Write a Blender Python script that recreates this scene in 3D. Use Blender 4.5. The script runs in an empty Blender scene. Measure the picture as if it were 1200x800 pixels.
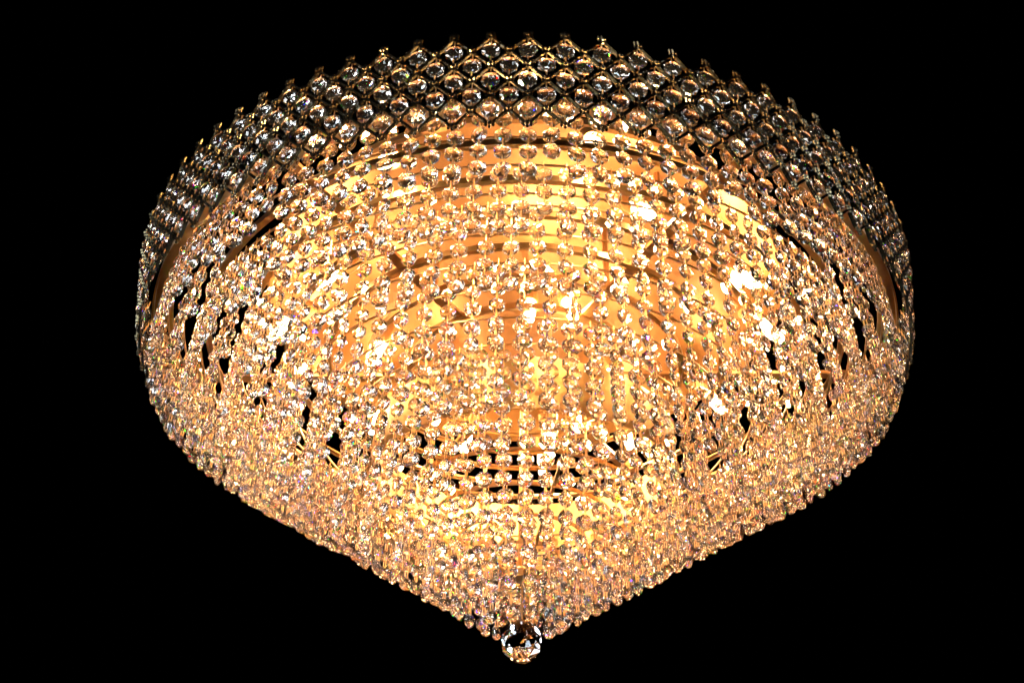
import bpy, math, random
from mathutils import Vector, Matrix
random.seed(7)
rnd = random.Random(11)
S = bpy.context.scene
COL = S.collection
PI = math.pi

# ------------------------------------------------------------------ materials
def mat(name):
    m = bpy.data.materials.new(name); m.use_nodes = True
    nt = m.node_tree; nt.nodes.clear()
    out = nt.nodes.new('ShaderNodeOutputMaterial')
    return m, nt, out

def crystal_mat(name='lead_crystal', lobes=(((1, 0.985, 0.96, 1), 1.60),), white_lift=0.004, clear=0.13):
    
    m, nt, out = mat(name)
    prev = None
    for col, ior in lobes:
        g = nt.nodes.new('ShaderNodeBsdfGlass')
        g.inputs['Color'].default_value = col; g.inputs['Roughness'].default_value = 0.0; g.inputs['IOR'].default_value = ior
        if prev is None: prev = g
        else:
            ad = nt.nodes.new('ShaderNodeAddShader')
            nt.links.new(prev.outputs[0], ad.inputs[0]); nt.links.new(g.outputs[0], ad.inputs[1]); prev = ad
    # small white diffuse and translucent share, mixed in to make the crystals look brighter
    df = nt.nodes.new('ShaderNodeBsdfDiffuse'); df.inputs[0].default_value = (0.9, 0.9, 0.9, 1)
    tl = nt.nodes.new('ShaderNodeBsdfTranslucent'); tl.inputs[0].default_value = (0.9, 0.9, 0.9, 1)
    lift = nt.nodes.new('ShaderNodeMixShader'); lift.inputs[0].default_value = 0.5
    nt.links.new(df.outputs[0], lift.inputs[1]); nt.links.new(tl.outputs[0], lift.inputs[2])
    m1 = nt.nodes.new('ShaderNodeMixShader'); m1.inputs[0].default_value = white_lift
    nt.links.new(prev.outputs[0], m1.inputs[1]); nt.links.new(lift.outputs[0], m1.inputs[2])
    t = nt.nodes.new('ShaderNodeBsdfTransparent')
    mx = nt.nodes.new('ShaderNodeMixShader'); mx.inputs[0].default_value = clear
    nt.links.new(m1.outputs[0], mx.inputs[1]); nt.links.new(t.outputs[0], mx.inputs[2])
    nt.links.new(mx.outputs[0], out.inputs[0])
    return m

def metal_mat(name, col, rough, metallic=1.0, var=0.12, scale=40.0, bump=0.0):
    m, nt, out = mat(name)
    p = nt.nodes.new('ShaderNodeBsdfPrincipled')
    tc = nt.nodes.new('ShaderNodeTexCoord')
    n = nt.nodes.new('ShaderNodeTexNoise'); n.inputs['Scale'].default_value = scale
    n.inputs['Detail'].default_value = 4
    nt.links.new(tc.outputs['Object'], n.inputs['Vector'])
    r = nt.nodes.new('ShaderNodeValToRGB')
    r.color_ramp.elements[0].position = 0.3; r.color_ramp.elements[1].position = 0.7
    r.color_ramp.elements[0].color = tuple(c*(1-var) for c in col)+(1,)
    r.color_ramp.elements[1].color = tuple(min(1, c*(1+var)) for c in col)+(1,)
    nt.links.new(n.outputs[0], r.inputs[0]); nt.links.new(r.outputs[0], p.inputs['Base Color'])
    p.inputs['Metallic'].default_value = metallic
    p.inputs['Roughness'].default_value = rough
    mr = nt.nodes.new('ShaderNodeMapRange')
    mr.inputs['To Min'].default_value = rough*0.75; mr.inputs['To Max'].default_value = min(1, rough*1.3)
    nt.links.new(n.outputs[0], mr.inputs[0]); nt.links.new(mr.outputs[0], p.inputs['Roughness'])
    nt.links.new(p.outputs[0], out.inputs[0])
    return m

def glow_mat(name, col, strength):
    m, nt, out = mat(name)
    e = nt.nodes.new('ShaderNodeEmission')
    e.inputs[0].default_value = col+(1,); e.inputs[1].default_value = strength
    nt.links.new(e.outputs[0], out.inputs[0])
    return m

BULB = 420.0
M_CR = crystal_mat()
M_BALL = crystal_mat('clear_crystal', (((1, 1, 1, 1), 1.52),), 0.0, 0.0)
M_PR = crystal_mat('prismatic_facet', (((1, 0, 0, 1), 1.52), ((0, 0.99, 0, 1), 1.60), ((0, 0, 0.98, 1), 1.70)))
M_GOLD = metal_mat('polished_gold_plate', (0.27, 0.118, 0.034), 0.40, 0.6, 0.03, 14)
M_STRIP = metal_mat('gold_strip', (0.38, 0.22, 0.09), 0.32, 1.0, 0.10, 60)
M_WIRE = metal_mat('gold_wire', (0.92, 0.54, 0.19), 0.30, 0.85, 0.05, 60)
M_BRASS = metal_mat('aged_brass', (0.115, 0.09, 0.05), 0.22, 1.0, 0.25, 120)
M_BULB = glow_mat('warm_lamp_glass', (1.0, 0.67, 0.31), BULB)
M_WHITE = metal_mat('white_ceramic', (0.8, 0.76, 0.7), 0.4, 0.0, 0.03, 60)

# ------------------------------------------------------------------ mesh helper
class MB:
    def __init__(s): s.v = []; s.f = []
    def add(s, v, f, M=None):
        o = len(s.v)
        s.v.extend([tuple(M @ Vector(p)) for p in v] if M is not None else v)
        s.f.extend([tuple(i+o for i in q) for q in f])
    def mesh(s, name, m, smooth=False):
        me = bpy.data.meshes.new(name); me.from_pydata(s.v, [], s.f)
        me.materials.append(m)
        if m is M_CR:
            me.materials.append(M_PR)
            me.polygons.foreach_set('material_index', [1 if rnd.random() < 0.02 else 0 for _ in s.f])
        if smooth: me.polygons.foreach_set('use_smooth', [True]*len(me.polygons))
        me.update()
        return me
    def build(s, name, m, parent=None, smooth=False):
        return link(name, s.mesh(name, m, smooth), parent)
def link(name, me, parent=None, M=None):
    o = bpy.data.objects.new(name, me); COL.objects.link(o)
    if parent is not None: o.parent = parent
    if M is not None: o.matrix_local = M
    return o

def annulus(mb, r0, r1, z0, z1, n=180):
    v = []; f = []
    for i in range(n):
        a = 2*PI*i/n; c, s = math.cos(a), math.sin(a)
        v += [(r0*c, r0*s, z0), (r1*c, r1*s, z0), (r1*c, r1*s, z1), (r0*c, r0*s, z1)]
        j = (i+1) % n
        for k in range(4):
            l = (k+1) % 4
            f.append((4*i+k, 4*i+l, 4*j+l, 4*j+k))
    mb.add(v, [q[::-1] for q in f])

def tube(mb, a, b, r, n=5, r2=None):
    a = Vector(a); b = Vector(b); d = (b-a)
    if d.length < 1e-7: return
    q = d.to_track_quat('Z', 'Y').to_matrix()
    r2 = r if r2 is None else r2
    v = []
    for p, rr in ((a, r), (b, r2)):
        for i in range(n):
            t = 2*PI*i/n
            v.append(tuple(p + q @ Vector((rr*math.cos(t), rr*math.sin(t), 0))))
    f = [(i, (i+1) % n, n+(i+1) % n, n+i) for i in range(n)] + [tuple(range(n))[::-1], tuple(range(n, 2*n))]
    mb.add(v, f)

def bar(mb, a, b, up, w, h):
    a = Vector(a); b = Vector(b); d = (b-a).normalized(); up = Vector(up)
    sd = d.cross(up).normalized(); u = sd.cross(d).normalized()
    v = []
    for p in (a, b):
        for x, y in ((-w/2, -h/2), (w/2, -h/2), (w/2, h/2), (-w/2, h/2)):
            v.append(tuple(p+sd*x+u*y))
    mb.add(v, [(0, 3, 2, 1), (4, 5, 6, 7), (0, 1, 5, 4), (1, 2, 6, 5), (2, 3, 7, 6), (3, 0, 4, 7)])

def lathe(mb, prof, n=16, M=None):
    v = []; f = []
    for r, z in prof:
        for i in range(n):
            a = 2*PI*i/n; v.append((r*math.cos(a), r*math.sin(a), z))
    for k in range(len(prof)-1):
        for i in range(n):
            j = (i+1) % n
            f.append((k*n+i, k*n+j, (k+1)*n+j, (k+1)*n+i))
    f.append(tuple(range(n))[::-1]); f.append(tuple(range((len(prof)-1)*n, len(prof)*n)))
    mb.add(v, f, M)

# octagonal cut bead, faces pointing along local x, unit radius
def bead_geo(R, th=0.40, belt=0.20):
    rows = ((0.80, belt+th*0.42, 1), (0.44, belt+th*0.80, 0))
    v = []; f = []
    for s in (1, -1):
        o = len(v)
        for rr, x, off in ((1.0, belt, 0),)+rows:
            for i in range(8):
                a = PI/8 + i*PI/4 + off*PI/8
                v.append((s*x*R, rr*R*math.cos(a), rr*R*math.sin(a)))
        v.append((s*(belt+th)*R, 0, 0))
        for i in range(8):
            j = (i+1) % 8
            q = [(o+i, o+j, o+8+i), (o+8+i, o+j, o+8+j),
                 (o+8+i, o+16+j, o+16+i), (o+8+i, o+8+j, o+16+j),
                 (o+16+i, o+16+j, o+24)]
            f += q if s > 0 else [t[::-1] for t in q]
    for i in range(8):
        j = (i+1) % 8
        f.append((i, 25+i, 25+j, j))
    return v, f

BR = 0.0068          # bead radius
PITCH = 0.0173
BEAD_V, BEAD_F = bead_geo(BR)
mb = MB(); mb.add(BEAD_V, BEAD_F); BEADS = [mb.mesh('crystal_bead', M_CR) for _ in range(5)]
BIG_V, BIG_F = bead_geo(0.0070)
mb = MB(); mb.add(BIG_V, BIG_F); BIGS = [mb.mesh('lattice_crystal', M_CR) for _ in range(5)]

def link_geo(mb, n, M=None):
    """wire clips between n hanging beads, first bead centre at z=-(hook)"""
    t = MB()
    hook = PITCH*0.62
    tube(t, (0, 0, 0.003), (0, 0, -hook+BR*0.72), 0.00033, 4)
    for k in range(n-1):
        z0 = -hook-k*PITCH-BR*0.70; z1 = -hook-(k+1)*PITCH+BR*0.70
        for sx in (-1, 1):
            x = sx*0.0012
            tube(t, (x, 0, z0), (x, 0, z1), 0.00044, 4)
        tube(t, (-0.0012, 0, z0), (0.0012, 0, z0), 0.00044, 4)
        tube(t, (-0.0012, 0, z1), (0.0012, 0, z1), 0.00044, 4)
    mb.add(t.v, t.f, M)
HOOK = PITCH*0.62

# ------------------------------------------------------------------ the chandelier
root = bpy.data.objects.new('chandelier', None); COL.objects.link(root)
root['label'] = 'round lit crystal chandelier with brass lattice rim and tapering tiers of hanging bead strands'
root['category'] = 'chandelier'

# ceiling plate
mb = MB()
lathe(mb, [(0.001, 0.052), (0.283, 0.052), (0.286, 0.049), (0.286, 0.042), (0.283, 0.040), (0.001, 0.040)][::-1], 128)
mb.build('ceiling_plate', M_GOLD, root, False)

# strand rings: (radius, z, strip height, strands, bead count)
def zbot(r): return -0.1135-0.600*(0.367-r)
ZR = -0.048
RINGS = []
for r, z in ((0.367, -0.048), (0.350, -0.052), (0.332, -0.062), (0.313, -0.070), (0.294, -0.078), (0.274, -0.086), (0.253, -0.096), (0.233, -0.103), (0.212, -0.112), (0.178, -0.130)):
    RINGS.append((r, z, 0.0055 if r > 0.36 else 0.003))
for r, z in ((0.150, -0.150), (0.118, -0.196), (0.088, -0.222), (0.060, -0.244), (0.034, -0.262)):
    RINGS.append((r, z, 0.005))
def fitted(r, z):      # whole number of beads, last bead ending on the cone
    n = max(4 if r < 0.1 else 3, int((z-zbot(r)-HOOK0-BR0)/PITCH0+0.5)+1)
    return n, zbot(r)+HOOK0+(n-1)*PITCH0+BR0
PITCH0 = 0.0173; HOOK0 = PITCH0*0.62; BR0 = 0.0068
RINGS = [(r, fitted(r, z)[1], h) for r, z, h in RINGS]
for r, z, h in RINGS:
    mb = MB()
    if r > 0.36:
        annulus(mb, r-0.0008, r+0.0008, z, z+h)
        annulus(mb, r-0.0045, r-0.0008, z+h*0.35, z+h*0.35+0.001)
    elif r > 0.16:
        annulus(mb, r-0.0008, r+0.0008, z, z+0.0012)
    else:
        annulus(mb, r-0.0008, r+0.0008, z, z+0.0035)
    mb.build('ring', M_STRIP, root)
for r in (0.332, 0.294, 0.253, 0.212, 0.170, 0.125):
    mb = MB()
    annulus(mb, r-0.0008, r+0.0008, ZR+0.006, ZR+0.0125)
    annulus(mb, r-0.0055, r-0.0008, ZR+0.0075, ZR+0.0085)
    mb.build('ring', M_STRIP, root)
# deep inner drum
mb = MB(); annulus(mb, 0.1515, 0.1530, -0.172, -0.118); mb.build('drum', M_STRIP, root)
# band carrier ring
mb = MB(); annulus(mb, 0.3780, 0.3795, -0.054, -0.046); annulus(mb, 0.3700, 0.3780, -0.0475, -0.0463); mb.build('rim_ring', M_STRIP, root)
# radial arms and struts
for k in range(6):
    a = 2*PI*(k+0.97)/6
    c, s = math.cos(a), math.sin(a)
    mb = MB()
    bar(mb, (0.10*c, 0.10*s, ZR+0.010), (0.379*c, 0.379*s, ZR+0.010), (0, 0, 1), 0.011, 0.0035)
    for rr in (0.255, 0.165):
        tube(mb, (rr*c, rr*s, ZR+0.0118), (rr*c, rr*s, 0.040), 0.003, 8)
    mb.build('arm', M_GOLD, root)
for k in range(4):
    a = 2*PI*(k+0.2)/4
    c, s = math.cos(a), math.sin(a)
    mb = MB()
    tube(mb, (0.147*c, 0.147*s, ZR+0.0075), (0.147*c, 0.147*s, -0.171), 0.0022, 8)
    bar(mb, (0.147*c, 0.147*s, -0.168), (0.014*c, 0.014*s, -0.262), (0, 0, 1), 0.003, 0.002)
    mb.build('strut', M_STRIP, root)
mb = MB(); tube(mb, (0, 0, 0.041), (0, 0, -0.256), 0.0045, 10); tube(mb, (0, 0, -0.25), (0, 0, -0.304), 0.0009, 8); lathe(mb, [(0.006, -0.254), (0.009, -0.257), (0.009, -0.264), (0.005, -0.268)][::-1], 24)
mb.build('centre_rod', M_STRIP, root)

# ------------------------------------------------------------------ strands
strands = []   # (M, n, r, az)
for ri, (r, z, h) in enumerate(RINGS):
    N = max(9, int(round(2*PI*r/(0.0174 if r > 0.3 or r < 0.16 else 0.0200))))
    n = fitted(r, z)[0]
    ph = random.random()
    if r in (0.350, 0.313, 0.274, 0.233): N = N//2
    elif r < 0.04: N = 12
    for i in range(N):
        a = -PI/2 + 2*PI*(i+ph*(ri > 0))/N + random.gauss(0, 0.0004)/r
        if r in (0.350, 0.313, 0.274, 0.233) and abs((a+PI/2+PI) % (2*PI)-PI) < 0.75: continue
        nn = n - (1 if random.random() < 0.07 else 0)
        tilt = Matrix.Rotation(random.gauss(0, 0.006), 4, 'X') @ Matrix.Rotation(random.gauss(0, 0.006), 4, 'Y')
        rr = r+0.0014
        M = Matrix.Translation((rr*math.cos(a), rr*math.sin(a), z+random.gauss(0, 0.0008))) @ tilt @ Matrix.Rotation(a+random.gauss(0, 0.16), 4, 'Z')
        strands.append((M, nn, r, a, ri))
# nearest strands become individuals
def near_key(s):
    p = s[0].translation
    return (Vector((0, -0.80, -0.566))-p).length + 0.028*s[4]
order = sorted(strands, key=near_key)
single = order[:100]; rest = order[100:]
LINKS = {}
def bead_local(k):
    sc = random.gauss(1, 0.02)
    return Matrix.Translation((0, 0, -HOOK-k*PITCH)) @ Matrix.Rotation(random.gauss(0, 0.22), 4, 'Z') @ Matrix.Rotation(random.gauss(0, 0.07), 4, 'Y') @ Matrix.Rotation(random.gauss(0, 0.05), 4, 'X') @ Matrix.Diagonal((sc, sc, sc, 1))
for M, n, r, a, ri in single:
    if n not in LINKS:
        t = MB(); link_geo(t, n); LINKS[n] = t.mesh('strand_wire', M_WIRE)
    o = link('crystal_strand', LINKS[n], root, M)
    for k in range(n):
        link('crystal_bead', rnd.choice(BEADS), o, bead_local(k))
tw = MB(); tb = MB()
for M, n, r, a, ri in rest:
    link_geo(tw, n, M)
    for k in range(n):
        tb.add(BEAD_V, BEAD_F, M @ bead_local(k))
w = tw.build('crystal_strand', M_WIRE, root); w['kind'] = 'stuff'
w['label'] = 'remaining bead strands of the inner and far tiers'
b = tb.build('crystal_bead', M_CR, w); b['kind'] = 'stuff'

# ------------------------------------------------------------------ lattice rim
NB = 91
RT, RB, DZ = 0.400, 0.3845, 0.080
def lat(i, j):          # i half steps round, j half steps down (0..6)
    t = j/6
    r = RT+(RB-RT)*t
    a = -PI/2 - i*PI/NB
    return Vector((r*math.cos(a), r*math.sin(a), -DZ*t)), a
mb = MB()
PET_V, PET_F = [], []
t = MB()
def octa(t, c, r):
    x, y, z = c
    v = []; f = []
    for k, (zz, rr) in enumerate(((-0.7, 0.7), (0.0, 1.0), (0.7, 0.7))):
        for i in range(6):
            q = PI/3*i; v.append((x+r*zz, y+r*rr*math.cos(q), z+r*rr*math.sin(q)))
    v += [(x-r, y, z), (x+r, y, z)]
    for k in range(2):
        for i in range(6):
            j = (i+1) % 6; f.append((k*6+i, k*6+j, k*6+6+j, k*6+6+i))
    for i in range(6):
        j = (i+1) % 6; f.append((18, j, i)); f.append((19, 12+i, 12+j))
    t.add(v, f)
octa(t, (0.0024, 0, 0), 0.0017)
for k in range(6):
    q = PI/3*k+PI/6
    octa(t, (0.0014, 0.0031*math.cos(q), 0.0031*math.sin(q)), 0.0013)
ROS = t
crown = MB(); crown.add(ROS.v, ROS.f)
for k in (-1, 0, 1):
    octa(crown, (0.001, 0.0026*k, 0.0044-0.0010*abs(k)), 0.0010)
for j in range(7):
    for i in range(2*NB):
        if (i+j) % 2: continue
        p, a = lat(i, j)
        M = Matrix.Translation(p) @ Matrix.Rotation(a, 4, 'Z')
        if j == 0: mb.add(crown.v, crown.f, M)
        elif j == 6: mb.add(ROS.v, ROS.f, M)
        else: mb.add(ROS.v, ROS.f, M)
        if j < 6:
            for d in (-1, 1):
                p2, a2 = lat(i+d, j+1)
                dr = (p2-p); u = dr.normalized(); am = (a+a2)/2
                up = Vector((math.cos(am), math.sin(am), 0.05))
                s0 = p+u*0.002; s1 = p2-u*0.002
                bar(mb, s0, s1, up, 0.0022, 0.0020)
                o = up*0.0013
                bar(mb, s0+o, s1+o, up, 0.0008, 0.0010)
                # fine claw wire from frame to crystal
band = mb.build('lattice_band', M_BRASS, root)
claw = MB()
crs = []
for j in range(1, 6):
    for i in range(2*NB):
        if (i+j) % 2 == 0: continue
        p, a = lat(i, j)
        M = Matrix.Translation(p) @ Matrix.Rotation(a+random.gauss(0, 0.05), 4, 'Z') @ Matrix.Rotation(random.gauss(0, 0.05), 4, 'Y') @ Matrix.Rotation(random.gauss(0, 0.12), 4, 'X')
        crs.append((M, p))
        Mc = Matrix.Translation(p) @ Matrix.Rotation(a, 4, 'Z')
        g = MB()
        tube(g, (0, 0, 0.0134), (0, 0, 0.0070), 0.0004, 4)
        tube(g, (0, 0, -0.0134), (0, 0, -0.0070), 0.0004, 4)
        claw.add(g.v, g.f, Mc)
claw.build('claw_wire', M_WIRE, band)
crs.sort(key=lambda q: (q[1]-Vector((0, -0.80, -0.566))).length)
for M, p in crs[:100]:
    link('lattice_crystal', rnd.choice(BIGS), band, M)
tb = MB()
for M, p in crs[100:]: tb.add(BIG_V, BIG_F, M)
o = tb.build('lattice_crystal', M_CR, band); o['kind'] = 'stuff'

# ------------------------------------------------------------------ bulbs
BULBS = []
for r, az in ((.318, -112), (.322, -80), (.262, -66), (.262, -34), (.268, -13), (.243, 20), (.225, 53), (.245, 84), (.200, 112), (.230, 143), (.262, 172), (.266, -168), (.243, -145)):
    BULBS.append((r-0.022, math.radians(az), 0.006, 1))
for r, az in ((.105, 58), (.09, 8), (.11, -68), (.098, -88), (.15, -168), (.12, 140)):
    BULBS.append((r, math.radians(az), -0.006, 0.6))
BULBS.append((0.060, math.radians(62), -0.065, 0))
bm_ = MB(); lathe(bm_, [(0.001, -0.046), (0.0040, -0.0445), (0.0052, -0.040), (0.0058, -0.032), (0.0058, -0.014), (0.0050, -0.010)], 14)
BULBME = bm_.mesh('bulb', M_BULB, True)
so = MB(); lathe(so, [(0.0085, -0.016), (0.0095, -0.012), (0.0095, 0.010), (0.0060, 0.016)], 16)
tube(so, (0, 0, 0.014), (0, 0, 0.036), 0.003, 8)
SOCK = so.mesh('socket', M_WHITE if False else M_GOLD)
for r, a, z, k in BULBS:
    M = Matrix.Translation((r*math.cos(a), r*math.sin(a), z)) @ Matrix.Rotation(a, 4, 'Z') @ Matrix.Rotation(-0.62*k, 4, 'Y')
    s_ = link('socket', SOCK, root, M)
    link('bulb', BULBME, s_)

# ------------------------------------------------------------------ crystal ball at the bottom
def ball_geo(R):
    v = []; f = []
    rows = [(0.42, 0.88, 6), (0.82, 0.55, 6), (1.0, 0.05, 8), (0.86, -0.50, 8), (0.45, -0.89, 6)]
    import bmesh
    bm = bmesh.new()
    off = 0
    for rr, z, n in rows:
        for i in range(n):
            a = 2*PI*(i+off*0.5)/n
            q = Vector((rr*math.cos(a), rr*math.sin(a), z)).normalized()*R
            bm.verts.new(q)
        off += 1
    r = bmesh.ops.convex_hull(bm, input=bm.verts[:])
    me = bpy.data.meshes.new('crystal_ball'); bm.to_mesh(me); bm.free()
    me.materials.append(M_BALL)
    return me
ZB = -0.322
bl = link('crystal_ball', ball_geo(0.0192), root, Matrix.Translation((0, 0, ZB)) @ Matrix.Rotation(0.2, 4, 'Z'))

# ------------------------------------------------------------------ camera
D, e, pit, f, x0, roll = .98, .6155, .6225, 1035, 615.2, .011
cam = bpy.data.cameras.new('camera'); co = bpy.data.objects.new('camera', cam); COL.objects.link(co)
v = Vector((0, math.cos(pit), math.sin(pit))); r0 = Vector((1, 0, 0)); u0 = r0.cross(v)
rr = r0*math.cos(roll)+u0*math.sin(roll); uu = u0*math.cos(roll)-r0*math.sin(roll)
R3 = Matrix((rr, uu, -v)).transposed()
co.matrix_world = Matrix.Translation((0, -D*math.cos(e), -D*math.sin(e))) @ R3.to_4x4()
cam.sensor_width = 36; cam.lens = 36*f/1200; cam.shift_x = -(x0-600)/1200
cam.clip_start = 0.01; cam.clip_end = 100
S.camera = co

# ------------------------------------------------------------------ room light: a cool window-like lamp behind the camera, plus added fill lamps
def area(name, loc, target, size, power, col):
    l = bpy.data.lights.new(name, 'AREA'); l.shape = 'RECTANGLE'; l.size, l.size_y = size
    l.energy = power; l.color = col
    o = bpy.data.objects.new(name, l); COL.objects.link(o)
    o.location = loc
    o.rotation_euler = (Vector(target)-Vector(loc)).to_track_quat('-Z', 'Y').to_euler()
area('window_light', (-1.3, -2.4, -0.9), (0, 0, -0.1), (0.9, 0.7), 38, (0.70, 0.86, 1.0))
area('room_light', (1.6, -1.7, -1.5), (0, 0, -0.1), (0.5, 0.5), 18, (0.95, 0.93, 0.95))
area('front_fill_light', (0.3, -2.6, -1.9), (0, 0, -0.1), (0.4, 0.6), 17, (0.80, 0.90, 1.0))  # added fill from the front, brightens the lattice crystals
area('left_fill_light', (-2.4, -1.0, 0.1), (0, 0, -0.1), (0.7, 0.6), 17, (0.85, 0.92, 1.0))  # added fill from the left, no window there; lifts the dark lattice crystals

W = bpy.data.worlds.new('World'); S.world = W; W.use_nodes = True
W.node_tree.nodes['Background'].inputs[0].default_value = (0, 0, 0, 1)
W.node_tree.nodes['Background'].inputs[1].default_value = 0.0

S.view_settings.view_transform = 'Standard'; S.view_settings.look = 'None'
S.view_settings.exposure = 0; S.view_settings.gamma = 1
c = S.cycles
c.max_bounces = 14; c.transmission_bounces = 14; c.glossy_bounces = 8; c.diffuse_bounces = 3; c.transparent_max_bounces = 24
c.caustics_reflective = True; c.caustics_refractive = True
c.sample_clamp_indirect = 50.0
c.blur_glossy = 0.3
c.use_denoising = True
c.use_adaptive_sampling = True; c.adaptive_threshold = 0.012
print('strands', len(strands), 'beads', sum(s[1] for s in strands))
